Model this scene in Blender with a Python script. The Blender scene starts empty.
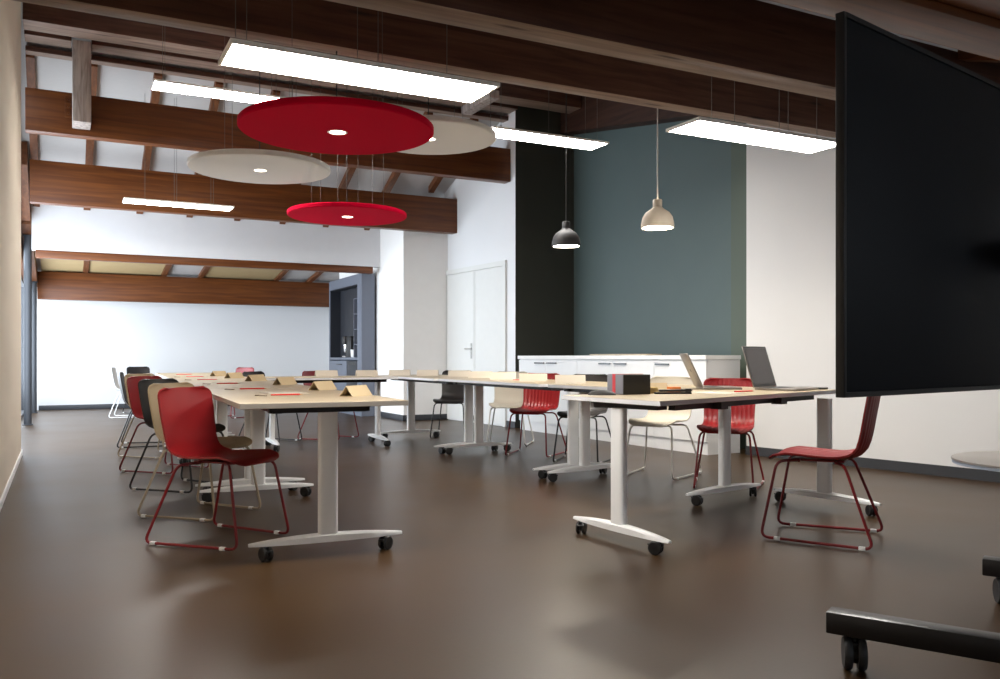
import bpy, bmesh, math
from mathutils import Vector, Matrix

scene = bpy.context.scene
COL = scene.collection
R = math.radians

# ------------------------------------------------------------------ camera, world, light, exposure
cam_data = bpy.data.cameras.new('camera')
cam = bpy.data.objects.new('camera', cam_data)
COL.objects.link(cam)
cam.location = (0, 0, .945)
cam.rotation_euler = (R(90), 0, -.477)
cam_data.sensor_width = 36
cam_data.lens = 36 * 850 / 1000
cam_data.shift_y = .018
cam_data.clip_start = .05
scene.camera = cam

world = bpy.data.worlds.new('daylight')
scene.world = world
world.use_nodes = True
bg = world.node_tree.nodes['Background']
bg.inputs['Color'].default_value = (.80, .90, 1.0, 1)
bg.inputs['Strength'].default_value = 1.6

def area_light(name, loc, rot, sx, sy, power, color):
    l = bpy.data.lights.new(name, 'AREA')
    l.shape = 'RECTANGLE'; l.size = sx; l.size_y = sy
    l.energy = power; l.color = color
    o = bpy.data.objects.new(name, l); COL.objects.link(o)
    o.location = loc; o.rotation_euler = rot
    return o
# daylight entering through the glazed left facade of the far half of the room
area_light('window_daylight', (-.75, 13.3, 1.5), (0, R(-90), 0), 2.2, 7.4, 330, (.80, .90, 1.0))

# frontal fill light added behind the camera, shining through the invented rear window
area_light('rear_fill_light', (3.0, -3.25, 1.5), (R(90), 0, R(180)), 4.6, 1.2, 150, (.88, .94, 1.0))

vs = scene.view_settings
vs.view_transform = 'Standard'
vs.look = 'None'
vs.gamma = 1
vs.use_curve_mapping = False
vs.exposure = .62

PANEL_STRENGTH = 38.0
DISC_STRENGTH = 9.0
PENDANT_STRENGTH = 80.0

# ------------------------------------------------------------------ materials
def mat(name, color, rough=.5, metal=0, spec=.5, noise=None, bump=0, scale=8, stretch=(1, 1, 1), coat=0):
    m = bpy.data.materials.new(name); m.use_nodes = True
    nt = m.node_tree; b = nt.nodes['Principled BSDF']
    b.inputs['Base Color'].default_value = (*color, 1)
    b.inputs['Roughness'].default_value = rough
    b.inputs['Metallic'].default_value = metal
    b.inputs['Specular IOR Level'].default_value = spec
    b.inputs['Coat Weight'].default_value = coat
    tc = nt.nodes.new('ShaderNodeTexCoord'); mp = nt.nodes.new('ShaderNodeMapping')
    mp.inputs['Scale'].default_value = stretch
    nz = nt.nodes.new('ShaderNodeTexNoise'); nz.inputs['Scale'].default_value = scale
    nz.inputs['Detail'].default_value = 5
    nt.links.new(tc.outputs['Object'], mp.inputs['Vector'])
    nt.links.new(mp.outputs['Vector'], nz.inputs['Vector'])
    c2 = noise if noise else tuple(min(1, c * 1.06) for c in color)
    mx = nt.nodes.new('ShaderNodeMix'); mx.data_type = 'RGBA'
    mx.inputs['A'].default_value = (*color, 1); mx.inputs['B'].default_value = (*c2, 1)
    nt.links.new(nz.outputs['Fac'], mx.inputs['Factor'])
    nt.links.new(mx.outputs['Result'], b.inputs['Base Color'])
    if bump:
        bp = nt.nodes.new('ShaderNodeBump'); bp.inputs['Strength'].default_value = bump
        bp.inputs['Distance'].default_value = .01
        nt.links.new(nz.outputs['Fac'], bp.inputs['Height'])
        nt.links.new(bp.outputs['Normal'], b.inputs['Normal'])
    return m

def wood(name, dark, light, scale, stretch, rough=.45, knots=False, contrast=(.3, .7), gain=None):
    m = bpy.data.materials.new(name); m.use_nodes = True
    nt = m.node_tree; b = nt.nodes['Principled BSDF']
    b.inputs['Roughness'].default_value = rough
    b.inputs['Specular IOR Level'].default_value = .35
    tc = nt.nodes.new('ShaderNodeTexCoord'); mp = nt.nodes.new('ShaderNodeMapping')
    mp.inputs['Scale'].default_value = stretch
    nz = nt.nodes.new('ShaderNodeTexNoise'); nz.inputs['Scale'].default_value = scale
    nz.inputs['Detail'].default_value = 7; nz.inputs['Distortion'].default_value = .6
    cr = nt.nodes.new('ShaderNodeValToRGB')
    cr.color_ramp.elements[0].position = contrast[0]; cr.color_ramp.elements[0].color = (*dark, 1)
    cr.color_ramp.elements[1].position = contrast[1]; cr.color_ramp.elements[1].color = (*light, 1)
    nt.links.new(tc.outputs['Object'], mp.inputs['Vector'])
    nt.links.new(mp.outputs['Vector'], nz.inputs['Vector'])
    nt.links.new(nz.outputs['Fac'], cr.inputs['Fac'])
    out = cr.outputs['Color']
    if knots:
        vo = nt.nodes.new('ShaderNodeTexVoronoi'); vo.inputs['Scale'].default_value = 1.0
        mp2 = nt.nodes.new('ShaderNodeMapping'); mp2.inputs['Scale'].default_value = (1.3, 9, 9)
        nt.links.new(tc.outputs['Object'], mp2.inputs['Vector'])
        nt.links.new(mp2.outputs['Vector'], vo.inputs['Vector'])
        k = nt.nodes.new('ShaderNodeValToRGB')
        k.color_ramp.elements[0].position = .06; k.color_ramp.elements[0].color = (.25, .2, .18, 1)
        k.color_ramp.elements[1].position = .16; k.color_ramp.elements[1].color = (1, 1, 1, 1)
        nt.links.new(vo.outputs['Distance'], k.inputs['Fac'])
        mx = nt.nodes.new('ShaderNodeMix'); mx.data_type = 'RGBA'; mx.blend_type = 'MULTIPLY'
        mx.inputs['Factor'].default_value = 1
        nt.links.new(out, mx.inputs['A']); nt.links.new(k.outputs['Color'], mx.inputs['B'])
        out = mx.outputs['Result']
    nt.links.new(out, b.inputs['Base Color'])
    bp = nt.nodes.new('ShaderNodeBump'); bp.inputs['Strength'].default_value = .12
    bp.inputs['Distance'].default_value = .004
    nt.links.new(nz.outputs['Fac'], bp.inputs['Height']); nt.links.new(bp.outputs['Normal'], b.inputs['Normal'])
    return m

def emit(name, color, strength):
    m = bpy.data.materials.new(name); m.use_nodes = True
    nt = m.node_tree
    for n in list(nt.nodes): nt.nodes.remove(n)
    e = nt.nodes.new('ShaderNodeEmission'); o = nt.nodes.new('ShaderNodeOutputMaterial')
    e.inputs['Color'].default_value = (*color, 1); e.inputs['Strength'].default_value = strength
    nt.links.new(e.outputs[0], o.inputs[0])
    return m

def glass(name):
    m = bpy.data.materials.new(name); m.use_nodes = True
    nt = m.node_tree
    for n in list(nt.nodes): nt.nodes.remove(n)
    t = nt.nodes.new('ShaderNodeBsdfTransparent'); g = nt.nodes.new('ShaderNodeBsdfGlossy')
    g.inputs['Roughness'].default_value = .02
    mx = nt.nodes.new('ShaderNodeMixShader'); mx.inputs[0].default_value = .08
    o = nt.nodes.new('ShaderNodeOutputMaterial')
    nt.links.new(t.outputs[0], mx.inputs[1]); nt.links.new(g.outputs[0], mx.inputs[2]); nt.links.new(mx.outputs[0], o.inputs[0])
    return m

def floor_mat():
    m = bpy.data.materials.new('linoleum'); m.use_nodes = True
    nt = m.node_tree; b = nt.nodes['Principled BSDF']
    tc = nt.nodes.new('ShaderNodeTexCoord')
    n1 = nt.nodes.new('ShaderNodeTexNoise'); n1.inputs['Scale'].default_value = 1.3; n1.inputs['Detail'].default_value = 6
    n2 = nt.nodes.new('ShaderNodeTexNoise'); n2.inputs['Scale'].default_value = 60; n2.inputs['Detail'].default_value = 3
    for n in (n1, n2): nt.links.new(tc.outputs['Object'], n.inputs['Vector'])
    cr = nt.nodes.new('ShaderNodeValToRGB')
    cr.color_ramp.elements[0].position = .3; cr.color_ramp.elements[0].color = (.048, .024, .0085, 1)
    cr.color_ramp.elements[1].position = .7; cr.color_ramp.elements[1].color = (.068, .036, .0135, 1)
    nt.links.new(n1.outputs['Fac'], cr.inputs['Fac'])
    mx = nt.nodes.new('ShaderNodeMix'); mx.data_type = 'RGBA'; mx.blend_type = 'MULTIPLY'; mx.inputs['Factor'].default_value = .25
    nt.links.new(cr.outputs['Color'], mx.inputs['A']); nt.links.new(n2.outputs['Color'], mx.inputs['B'])
    nt.links.new(mx.outputs['Result'], b.inputs['Base Color'])
    b.inputs['Specular IOR Level'].default_value = .30
    mr = nt.nodes.new('ShaderNodeMapRange'); mr.inputs['To Min'].default_value = .30; mr.inputs['To Max'].default_value = .40
    nt.links.new(n1.outputs['Fac'], mr.inputs['Value']); nt.links.new(mr.outputs['Result'], b.inputs['Roughness'])
    bp = nt.nodes.new('ShaderNodeBump'); bp.inputs['Strength'].default_value = .05; bp.inputs['Distance'].default_value = .002
    nt.links.new(n2.outputs['Fac'], bp.inputs['Height']); nt.links.new(bp.outputs['Normal'], b.inputs['Normal'])
    return m

M = dict(
    floor=floor_mat(),
    white_wall=mat('white_wall_paint', (.80, .80, .81), .85, noise=(.77, .77, .78), scale=1.5),
    pillar_wall=mat('pillar_white_paint', (.88, .86, .84), .85), bulkhead=mat('bulkhead_grey_white_paint', (.68, .67, .68), .85),
    cream_wall=mat('cream_wall_paint', (.70, .61, .50), .85, noise=(.66, .57, .46), scale=2),
    warm_wall=mat('warm_white_wall_paint', (.745, .735, .73), .85, noise=(.715, .705, .70), scale=1.6),
    ceiling=mat('white_ceiling_boards', (.54, .515, .50), .8, noise=(.47, .45, .44), scale=14, stretch=(1, 10, 1)),
    green=mat('grey_green_paint', (.072, .105, .104), .6, noise=(.083, .117, .114), scale=2.5),
    olive=mat('olive_green_surface', (.075, .098, .072), .6, noise=(.085, .108, .08), scale=2.5),
    dark_green=mat('blackish_green_paint', (.033, .034, .026), .6, noise=(.039, .040, .030), scale=2.5),
    beam=wood('glued_laminated_beam', (.075, .018, .003), (.195, .060, .011), 3.2, (.35, 7, 7), .42, contrast=(.25, .78)),
    purlin=wood('old_purlin_timber', (.050, .016, .008), (.125, .055, .035), 3.0, (.5, 8, 8), .55, knots=True),
    purlin_underside=wood('pale_timber_underside', (.18, .115, .085), (.34, .245, .19), 3.0, (.5, 8, 8), .6, knots=True),
    dark_plate=wood('dark_plate_timber', (.028, .010, .005), (.060, .024, .014), 3.0, (8, .5, 8), .55),
    rafter=wood('brown_rafter', (.10, .032, .010), (.19, .068, .024), 3.2, (8, .5, 8), .5),
    post=wood('weathered_grey_timber', (.26, .21, .19), (.52, .45, .41), 5, (6, 6, .6), .7, contrast=(.3, .6)),
    tan=mat('tan_board', (.42, .30, .15), .7, noise=(.47, .35, .18), scale=6),
    table_top=wood('pale_birch_laminate', (.33, .26, .165), (.385, .31, .205), 2.0, (.6, 12, 12), .38),
    white_edge=mat('white_table_edging', (.80, .80, .82), .45), table_edge=mat('pale_table_edging', (.46, .42, .37), .5),
    white_metal=mat('white_powder_coat', (.90, .90, .90), .35),
    black=mat('black_plastic', (.012, .012, .013), .4),
    black_metal=mat('black_steel', (.012, .012, .014), .32, spec=.6),
    underframe=mat('black_underframe_steel', (.014, .014, .016), .5),
    rubber=mat('dark_rubber', (.022, .022, .024), .55),
    steel=mat('grey_steel', (.05, .055, .065), .6),
    grey_trim=mat('dark_grey_skirting', (.035, .037, .043), .5),
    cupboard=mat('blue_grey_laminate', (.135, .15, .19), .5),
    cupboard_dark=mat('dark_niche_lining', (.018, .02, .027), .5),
    door=mat('cream_white_door', (.70, .70, .68), .5),
    chrome=mat('brushed_chrome', (.6, .6, .6), .25, metal=1),
    glass=glass('window_glass'),
    red_felt=mat('red_acoustic_felt', (.60, .002, .030), .95, spec=.05, noise=(.55, .002, .027), scale=90, bump=.1),
    white_felt=mat('cream_acoustic_felt', (.80, .79, .78), .95, spec=.05, noise=(.76, .75, .74), scale=90, bump=.1),
    panel=emit('lit_diffuser', (1, .965, .91), PANEL_STRENGTH),
    panel_frame=mat('aluminium_lamp_frame', (.88, .86, .82), .5),
    downlight=emit('lit_downlight', (1, .87, .66), DISC_STRENGTH),
    bulb=emit('lit_pendant_diffuser', (1, .90, .72), PENDANT_STRENGTH),
    cable=mat('steel_cable', (.16, .15, .14), .4, metal=.5),
    black_cable=mat('black_cable', (.015, .015, .015), .5),
    white_cable=mat('white_cable', (.65, .64, .60), .5),
    beige_rubber=mat('beige_silicone', (.52, .44, .34), .6),
    dark_rubber_lamp=mat('charcoal_silicone', (.028, .027, .029), .6),
    cabinet=mat('white_cabinet_lacquer', (.76, .76, .76), .45),
    counter=mat('white_worktop', (.78, .77, .75), .4),
    board=wood('beige_board', (.42, .34, .24), (.52, .43, .32), 3, (.6, 9, 9), .5),
    card=mat('kraft_card', (.46, .35, .20), .8, noise=(.50, .38, .225), scale=30),
    pale_card=mat('pale_card', (.60, .54, .45), .8, noise=(.64, .58, .49), scale=30),
    pencil=mat('red_pencil_lacquer', (.60, .022, .016), .4),
    pencil_wood=mat('pencil_wood', (.55, .36, .2), .7),
    paper=mat('paper', (.44, .40, .33), .85),
    clip=mat('brown_leather_tag', (.20, .15, .10), .6),
    yellow=mat('yellow_paper', (.55, .40, .16), .8),
    orange=mat('orange_paper', (.75, .22, .05), .8),
    box=mat('black_cardboard', (.020, .018, .016), .55),
    box_grey=mat('dark_grey_cloth', (.23, .23, .27), .8),
    red_band=mat('red_ribbon', (.62, .010, .012), .5),
    silver=mat('laptop_silver', (.26, .23, .205), .35, metal=.6),
    laptop_screen=mat('switched_off_screen', (.055, .05, .05), .25),
    keyboard=mat('laptop_keys', (.03, .03, .03), .5),
    display=mat('matt_black_display', (.006, .0075, .0105), .45, spec=.3),
    display_frame=mat('display_frame', (.020, .020, .022), .35),
    grey_top=mat('light_grey_tabletop', (.30, .28, .26), .45),
    blue_edge=mat('bluish_edge', (.36, .42, .52), .5),
)
SHELL = dict(
    red=mat('red_shell_plastic', (.215, .004, .006), .42, noise=(.23, .005, .007)),
    black=mat('black_brown_shell_plastic', (.020, .017, .016), .42),
    beige=mat('sand_shell_plastic', (.36, .27, .165), .5),
    cream=mat('cream_shell_plastic', (.50, .455, .38), .5),
    white=mat('white_shell_plastic', (.82, .82, .82), .5),
)
FRAME = dict(
    red=mat('red_powder_coat', (.20, .006, .009), .4), black=mat('black_powder_coat', (.014, .014, .015), .4),
    beige=mat('sand_powder_coat', (.38, .31, .22), .4), cream=mat('cream_powder_coat', (.68, .66, .62), .4),
    white=mat('chair_white_powder_coat', (.82, .82, .82), .4))

# ------------------------------------------------------------------ mesh helpers
def add_box(bm, x0, x1, y0, y1, z0, z1, bev=0, mi=0, seg=2):
    v = [bm.verts.new(p) for p in ((x0, y0, z0), (x1, y0, z0), (x1, y1, z0), (x0, y1, z0),
                                   (x0, y0, z1), (x1, y0, z1), (x1, y1, z1), (x0, y1, z1))]
    fs = []
    for q in ((3, 2, 1, 0), (4, 5, 6, 7), (0, 1, 5, 4), (1, 2, 6, 5), (2, 3, 7, 6), (3, 0, 4, 7)):
        f = bm.faces.new([v[i] for i in q]); f.material_index = mi; fs.append(f)
    if bev:
        es = list({e for f in fs for e in f.edges})
        bmesh.ops.bevel(bm, geom=es, offset=bev, segments=seg, affect='EDGES', profile=.5)
    return fs

def add_prism(bm, poly, z0, z1, mi=0, side=None, bev=0):
    """vertical prism over a ccw polygon in x, y"""
    lo = [bm.verts.new((x, y, z0)) for x, y in poly]
    hi = [bm.verts.new((x, y, z1)) for x, y in poly]
    n = len(poly); fs = []
    fs.append(bm.faces.new(lo[::-1])); fs.append(bm.faces.new(hi))
    fs[0].material_index = mi; fs[1].material_index = mi
    for i in range(n):
        f = bm.faces.new((lo[i], lo[(i + 1) % n], hi[(i + 1) % n], hi[i]))
        f.material_index = mi if side is None else side; fs.append(f)
    if bev:
        bmesh.ops.bevel(bm, geom=list({e for f in fs[:2] for e in f.edges}), offset=bev, segments=1, affect='EDGES')

def add_hex(bm, a, b, mi=0):
    """solid between two quads a, b given in the same order"""
    va = [bm.verts.new(p) for p in a]; vb = [bm.verts.new(p) for p in b]
    for f in ([va[3], va[2], va[1], va[0]], vb):
        bm.faces.new(f).material_index = mi
    for i in range(4):
        j = (i + 1) % 4
        bm.faces.new((va[i], va[j], vb[j], vb[i])).material_index = mi

def fillet(pts, r, n=5):
    pts = [Vector(p) for p in pts]; out = [pts[0]]
    for i in range(1, len(pts) - 1):
        a, b, c = pts[i - 1], pts[i], pts[i + 1]
        d1 = (a - b); d2 = (c - b)
        rr = min(r, d1.length * .45, d2.length * .45)
        p, q = b + d1.normalized() * rr, b + d2.normalized() * rr
        for k in range(n + 1):
            t = k / n
            out.append((1 - t) ** 2 * p + 2 * t * (1 - t) * b + t * t * q)
    out.append(pts[-1]); return out

def add_tube(bm, pts, r, seg=8, mi=0, cap=True):
    pts = [Vector(p) for p in pts]; rings = []
    prev = None
    for i, p in enumerate(pts):
        t = (pts[min(i + 1, len(pts) - 1)] - pts[max(i - 1, 0)]).normalized()
        if prev is None:
            n = t.orthogonal().normalized()
        else:
            n = (prev - t * prev.dot(t)).normalized()
        prev = n; b = t.cross(n)
        rings.append([bm.verts.new(p + (n * math.cos(2 * math.pi * k / seg) + b * math.sin(2 * math.pi * k / seg)) * r) for k in range(seg)])
    for a, c in zip(rings, rings[1:]):
        for k in range(seg):
            f = bm.faces.new((a[k], a[(k + 1) % seg], c[(k + 1) % seg], c[k])); f.smooth = True; f.material_index = mi
    if cap:
        bm.faces.new(rings[0][::-1]).material_index = mi; bm.faces.new(rings[-1]).material_index = mi

def add_lathe(bm, prof, seg=48, mi=0, center=(0, 0, 0), axis='z', close=False):
    rings = []
    for r, h in prof:
        ring = []
        for k in range(seg):
            a = 2 * math.pi * k / seg
            p = (r * math.cos(a), r * math.sin(a), h)
            if axis == 'y': p = (p[0], p[2], p[1])
            if axis == 'x': p = (p[2], p[0], p[1])
            ring.append(bm.verts.new(Vector(p) + Vector(center)))
        rings.append(ring)
    pairs = list(zip(rings, rings[1:]))
    if close: pairs.append((rings[-1], rings[0]))
    for a, c in pairs:
        for k in range(seg):
            f = bm.faces.new((a[k], a[(k + 1) % seg], c[(k + 1) % seg], c[k])); f.smooth = True; f.material_index = mi
    if not close:
        bm.faces.new(rings[0][::-1]).material_index = mi; bm.faces.new(rings[-1]).material_index = mi

def mesh_of(name, bm, mats, sharp=40):
    bmesh.ops.recalc_face_normals(bm, faces=bm.faces)
    me = bpy.data.meshes.new(name); bm.to_mesh(me); bm.free()
    for m in (mats if isinstance(mats, (list, tuple)) else [mats]): me.materials.append(m)
    try: me.set_sharp_from_angle(angle=R(sharp))
    except Exception: pass
    return me

def link(name, me, parent=None, loc=(0, 0, 0), rz=0):
    o = bpy.data.objects.new(name, me); COL.objects.link(o)
    o.location = loc; o.rotation_euler = (0, 0, rz)
    if parent: o.parent = parent
    return o

def obj(name, bm, mats, parent=None, loc=(0, 0, 0), rz=0):
    return link(name, mesh_of(name, bm, mats), parent, loc, rz)

def thing(name, label, cat, loc=(0, 0, 0), rz=0, group=None):
    o = link(name, None, None, loc, rz)
    o.empty_display_size = .1
    return tag(o, label, cat, group)

def tag(o, label, cat, group=None):
    o['label'] = label; o['category'] = cat
    if group: o['group'] = group
    return o

def struct(name, bm, m):
    o = obj(name, bm, m); o['kind'] = 'structure'; return o

def B(*a, **k):
    bm = bmesh.new(); add_box(bm, *a, **k); return bm

# ------------------------------------------------------------------ room shell
# roof profile (underside of the white boards) along the depth of the room
ROOF = [(-3.0, 2.36), (2.0, 2.36), (9.08, 4.80), (12.95, 3.05), (17.3, 2.42)]
def roof_z(y):
    for (a, za), (b, zb) in zip(ROOF, ROOF[1:]):
        if a <= y <= b: return za + (zb - za) * (y - a) / (b - a)
    return ROOF[-1][1]

XL = -.34
struct('floor', B(-.6, 7.4, -3.1, 17.5, -.1, 0), M['floor'])
bm = bmesh.new()
for (a, za), (b, zb) in zip(ROOF, ROOF[1:]):
    add_hex(bm, [(-.62, a, za), (7.4, a, za), (7.4, b, zb), (-.62, b, zb)],
            [(-.62, a, za + .15), (7.4, a, za + .15), (7.4, b, zb + .15), (-.62, b, zb + .15)])
struct('ceiling', bm, M['ceiling'])

def gable_wall(name, x0, x1, y0, y1, m, zlo=0):
    """wall slab that follows the roof; vertical faces at x0 and x1"""
    bm = bmesh.new()
    ys = [y0] + [y for y, _ in ROOF if y0 < y < y1] + [y1]
    for a, b in zip(ys, ys[1:]):
        za, zb = roof_z(a) + .05, roof_z(b) + .05
        add_hex(bm, [(x0, a, zlo), (x1, a, zlo), (x1, b, zlo), (x0, b, zlo)], [(x0, a, za), (x1, a, za), (x1, b, zb), (x0, b, zb)])
    return struct(name, bm, m)

gable_wall('wall_left', XL - .26, XL, -3.0, 9.42, M['cream_wall'])
struct('baseboard_left', B(XL, XL + .012, -3.0, 9.42, 0, .055, bev=.003), M['white_metal'])
bm = B(-.6, 7.4, -3.1, -3.0, 0, .88)
add_box(bm, -.6, 7.4, -3.1, -3.0, 2.12, 2.5); add_box(bm, -.6, .68, -3.1, -3.0, .88, 2.12); add_box(bm, 5.32, 7.4, -3.1, -3.0, .88, 2.12)
struct('wall_back', bm, M['white_wall'])
bm = bmesh.new()
for x in (.68, 2.21, 3.74, 5.27): add_box(bm, x, x + .05, -3.08, -3.02, .88, 2.12)
add_box(bm, .73, 5.27, -3.08, -3.02, .88, .93); add_box(bm, .73, 5.27, -3.08, -3.02, 2.07, 2.12)
w = struct('window_5', bm, M['steel'])  # unseen window, added so the fill light reaches camera-facing surfaces
for x in (.73, 2.26, 3.79): obj('pane', B(x, x + 1.48, -3.054, -3.046, .93, 2.07), M['glass'], w)
struct('wall_far', B(-.6, 5.42, 17.3, 17.45, 0, 2.55), M['white_wall'])
struct('baseboard_far', B(-.35, 5.30, 17.285, 17.3, 0, .085, bev=.003), M['grey_trim'])

# glazed facade beyond the left wall
for n, (y0, y1) in enumerate(((9.42, 11.4), (11.4, 13.55), (13.55, 16.45), (16.45, 17.3))):
    zt = min(roof_z(y0), roof_z(y1)) - .36
    bm = bmesh.new()
    for a, b in ((y0, y0 + .05), (y1 - .05, y1)): add_box(bm, -.60, -.53, a, b, 0, zt)
    add_box(bm, -.60, -.53, y0, y1, 0, .06); add_box(bm, -.60, -.53, y0, y1, zt - .06, zt)
    w = struct('window_%d' % (n + 1), bm, M['steel'])
    g = obj('pane', B(-.570, -.562, y0 + .05, y1 - .05, .06, zt - .06), M['glass'], w)
bm = bmesh.new()
for a, b in ((9.42, 12.95), (12.95, 17.3)):
    za, zb = roof_z(a), roof_z(b)
    add_hex(bm, [(-.60, a, za - .55), (-.5, a, za - .55), (-.5, b, zb - .36), (-.60, b, zb - .36)],
            [(-.60, a, za + .02), (-.5, a, za + .02), (-.5, b, zb + .02), (-.60, b, zb + .02)])
struct('trim_1', bm, M['rafter'])
def edge_beam(y0, y1, label):
    bm = bmesh.new()
    za, zb = roof_z(y0) - .02, roof_z(y1) - .02
    add_hex(bm, [(-.48, y0, za - .28), (-.36, y0, za - .28), (-.36, y1, zb - .28), (-.48, y1, zb - .28)],
            [(-.48, y0, za), (-.36, y0, za), (-.36, y1, zb), (-.48, y1, zb)])
    tag(obj('edge_beam', bm, M['rafter']), label, 'beam')
edge_beam(11.78, 12.92, 'short brown sloping timber along the window side, left end of the main hall')
edge_beam(13.05, 16.9, 'long brown sloping timber on the grey steel posts along the far windows')
for y, lab in ((13.6, 'nearer tall grey steel post beside the left windows'), (16.5, 'farther, shorter grey steel post by the far corner of the windows')):
    t = thing('steel_post', lab, 'post', (-.41, y, 0))
    zt = roof_z(y) - .30
    bm = bmesh.new(); add_tube(bm, [(0, 0, .012), (0, 0, zt - .01)], .05, 20); obj('shaft', bm, M['steel'], t)
    obj('base_plate', B(-.065, .065, -.065, .065, 0, .012, bev=.002), M['steel'], t)
    obj('head_plate', B(-.06, .06, -.065, .065, zt - .012, zt, bev=.002), M['steel'], t)

# bulkhead over the opening to the far room, brown timber edge below it
bm = bmesh.new()
add_hex(bm, [(-.345, 12.95, 2.39), (4.55, 12.95, 2.39), (4.55, 13.1, 2.39), (-.345, 13.1, 2.39)],
        [(-.345, 12.95, 3.12), (4.55, 12.95, 3.12), (4.55, 13.1, 3.10), (-.345, 13.1, 3.10)])
struct('wall_bulkhead', bm, M['bulkhead'])
tag(obj('edge_timber', B(-.30, 4.42, 12.96, 13.09, 2.285, 2.388, bev=.004), M['beam']), 'thin brown timber running along the bottom of the white bulkhead', 'beam')

# pillar, door wall, niche, right wall
bm = bmesh.new()
add_hex(bm, [(4.54, 11.92, 0), (5.36, 11.92, 0), (5.36, 15.2, 0), (4.54, 15.2, 0)],
        [(4.54, 11.92, 3.31), (5.36, 11.92, 3.31), (5.36, 15.2, 2.76), (4.54, 15.2, 2.76)])
struct('wall_pillar', bm, M['pillar_wall'])
struct('baseboard_pillar', B(4.53, 5.30, 11.905, 11.92, 0, .085, bev=.003), M['grey_trim'])
struct('baseboard_pillar_side', B(4.525, 4.54, 11.905, 13.0, 0, .085, bev=.003), M['grey_trim'])
# room beyond pillar closed on the right
struct('wall_far_right', B(5.30, 5.42, 15.2, 17.3, 0, 2.75), M['white_wall'])

# door wall runs from (5.26,12.0) to (5.45,10.05)
dw0, dw1 = Vector((5.25, 12.02)), Vector((5.415, 10.02))
dd = (dw1 - dw0).normalized(); dn = Vector((-dd.y, dd.x))            # dn points to the right, out of the room
def along(s, off=0): p = dw0 + dd * s + dn * off; return (p.x, p.y)
L_D = (dw1 - dw0).length
def door_prism(bm, s0, s1, o0, o1, z0, z1, mi=0):
    add_prism(bm, [along(s0, o0), along(s1, o0), along(s1, o1), along(s0, o1)], z0, z1, mi)
bm = bmesh.new()
pts = [along(0), along(L_D), along(L_D, .18), along(0, .18)]
a = [(*p, 0) for p in pts]; b = [(*p, roof_z(p[1]) + .06) for p in pts]
add_hex(bm, a, b)
struct('wall_door', bm, M['white_wall'])
bm = bmesh.new()                                                     # frame
s0, s1, zt = .10, 1.72, 2.20
door_prism(bm, s0 - .07, s0, -.03, 0, 0, zt + .07); door_prism(bm, s1, s1 + .07, -.03, 0, 0, zt + .07)
door_prism(bm, s0, s1, -.03, 0, zt, zt + .07)
d1 = struct('door_1', bm, M['door'])
sm = (s0 + s1) / 2 + .02
for k, (p, q) in enumerate(((s0 + .004, sm - .004), (sm + .004, s1 - .004))):
    bm = bmesh.new(); door_prism(bm, p, q, -.018, -.002, .01, zt - .004)
    lf = obj('door_leaf', bm, M['door'], d1)
    bm = bmesh.new(); door_prism(bm, p + .02, p + .028, -.022, -.018, .02, zt - .02)
    if k == 0:
        bm2 = bmesh.new(); door_prism(bm2, q - .085, q - .045, -.024, -.018, .93, 1.15)
        add_tube(bm2, [(*along(q - .065, -.022), 1.07), (*along(q - .065, -.065), 1.07), (*along(q - .19, -.065), 1.07)], .009, 8)
        obj('door_handle', bm2, M['chrome'], lf)
    obj('edge_strip', bm, M['door'], lf)
struct('baseboard_door', (lambda bm: (door_prism(bm, s1 + .075, L_D, -.014, 0, 0, .085), bm)[1])(bmesh.new()), M['grey_trim'])

# niche: dark face, green back wall, olive pilaster
def wall_prism(name, poly, m, zmax=None):
    bm = bmesh.new()
    add_hex(bm, [(x, y, 0) for x, y in poly], [(x, y, roof_z(y) + .06) for x, y in poly])
    return struct(name, bm, m)
wall_prism('wall_niche_end', [(5.40, 10.0), (6.5, 10.0), (6.5, 10.19), (5.59, 10.19)], M['dark_green'])
gable_wall('wall_niche_back', 6.32, 6.5, 6.0, 10.0, M['green'])
wall_prism('wall_niche_pilaster', [(6.285, 6.2), (6.33, 6.2), (6.33, 6.85), (6.285, 6.85)], M['olive'])  # thin strip, more olive in tone than the green back wall
# right wall, slightly splayed
rw = [Vector((5.94, 6.26)), Vector((6.47, 2.95)), Vector((6.95, -.2)), Vector((7.2, -3.0))]
bm = bmesh.new(); bb = bmesh.new()
for p, q in zip(rw, rw[1:]):
    d = (q - p).normalized(); n = Vector((-d.y, d.x))
    poly = [p, q, q + n * .2, p + n * .2]
    def rz_(v): return roof_z(min(max(v.y, -3), 9)) + .06
    add_hex(bm, [(v.x, v.y, 0) for v in poly], [(v.x, v.y, rz_(v)) for v in poly])
    poly = [p, q, q - n * .014, p - n * .014]
    add_hex(bb, [(v.x, v.y, 0) for v in poly], [(v.x, v.y, .085) for v in poly])
bm2 = bm
add_hex(bm2, [(5.94, 6.26, 0), (6.5, 6.34, 0), (6.5, 6.14, 0), (5.97, 6.14, 0)],
        [(5.94, 6.26, 3.85), (6.5, 6.34, 3.87), (6.5, 6.14, 3.8), (5.97, 6.14, 3.8)])
struct('wall_right', bm, M['warm_wall'])
struct('baseboard_right', bb, M['grey_trim'])

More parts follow.
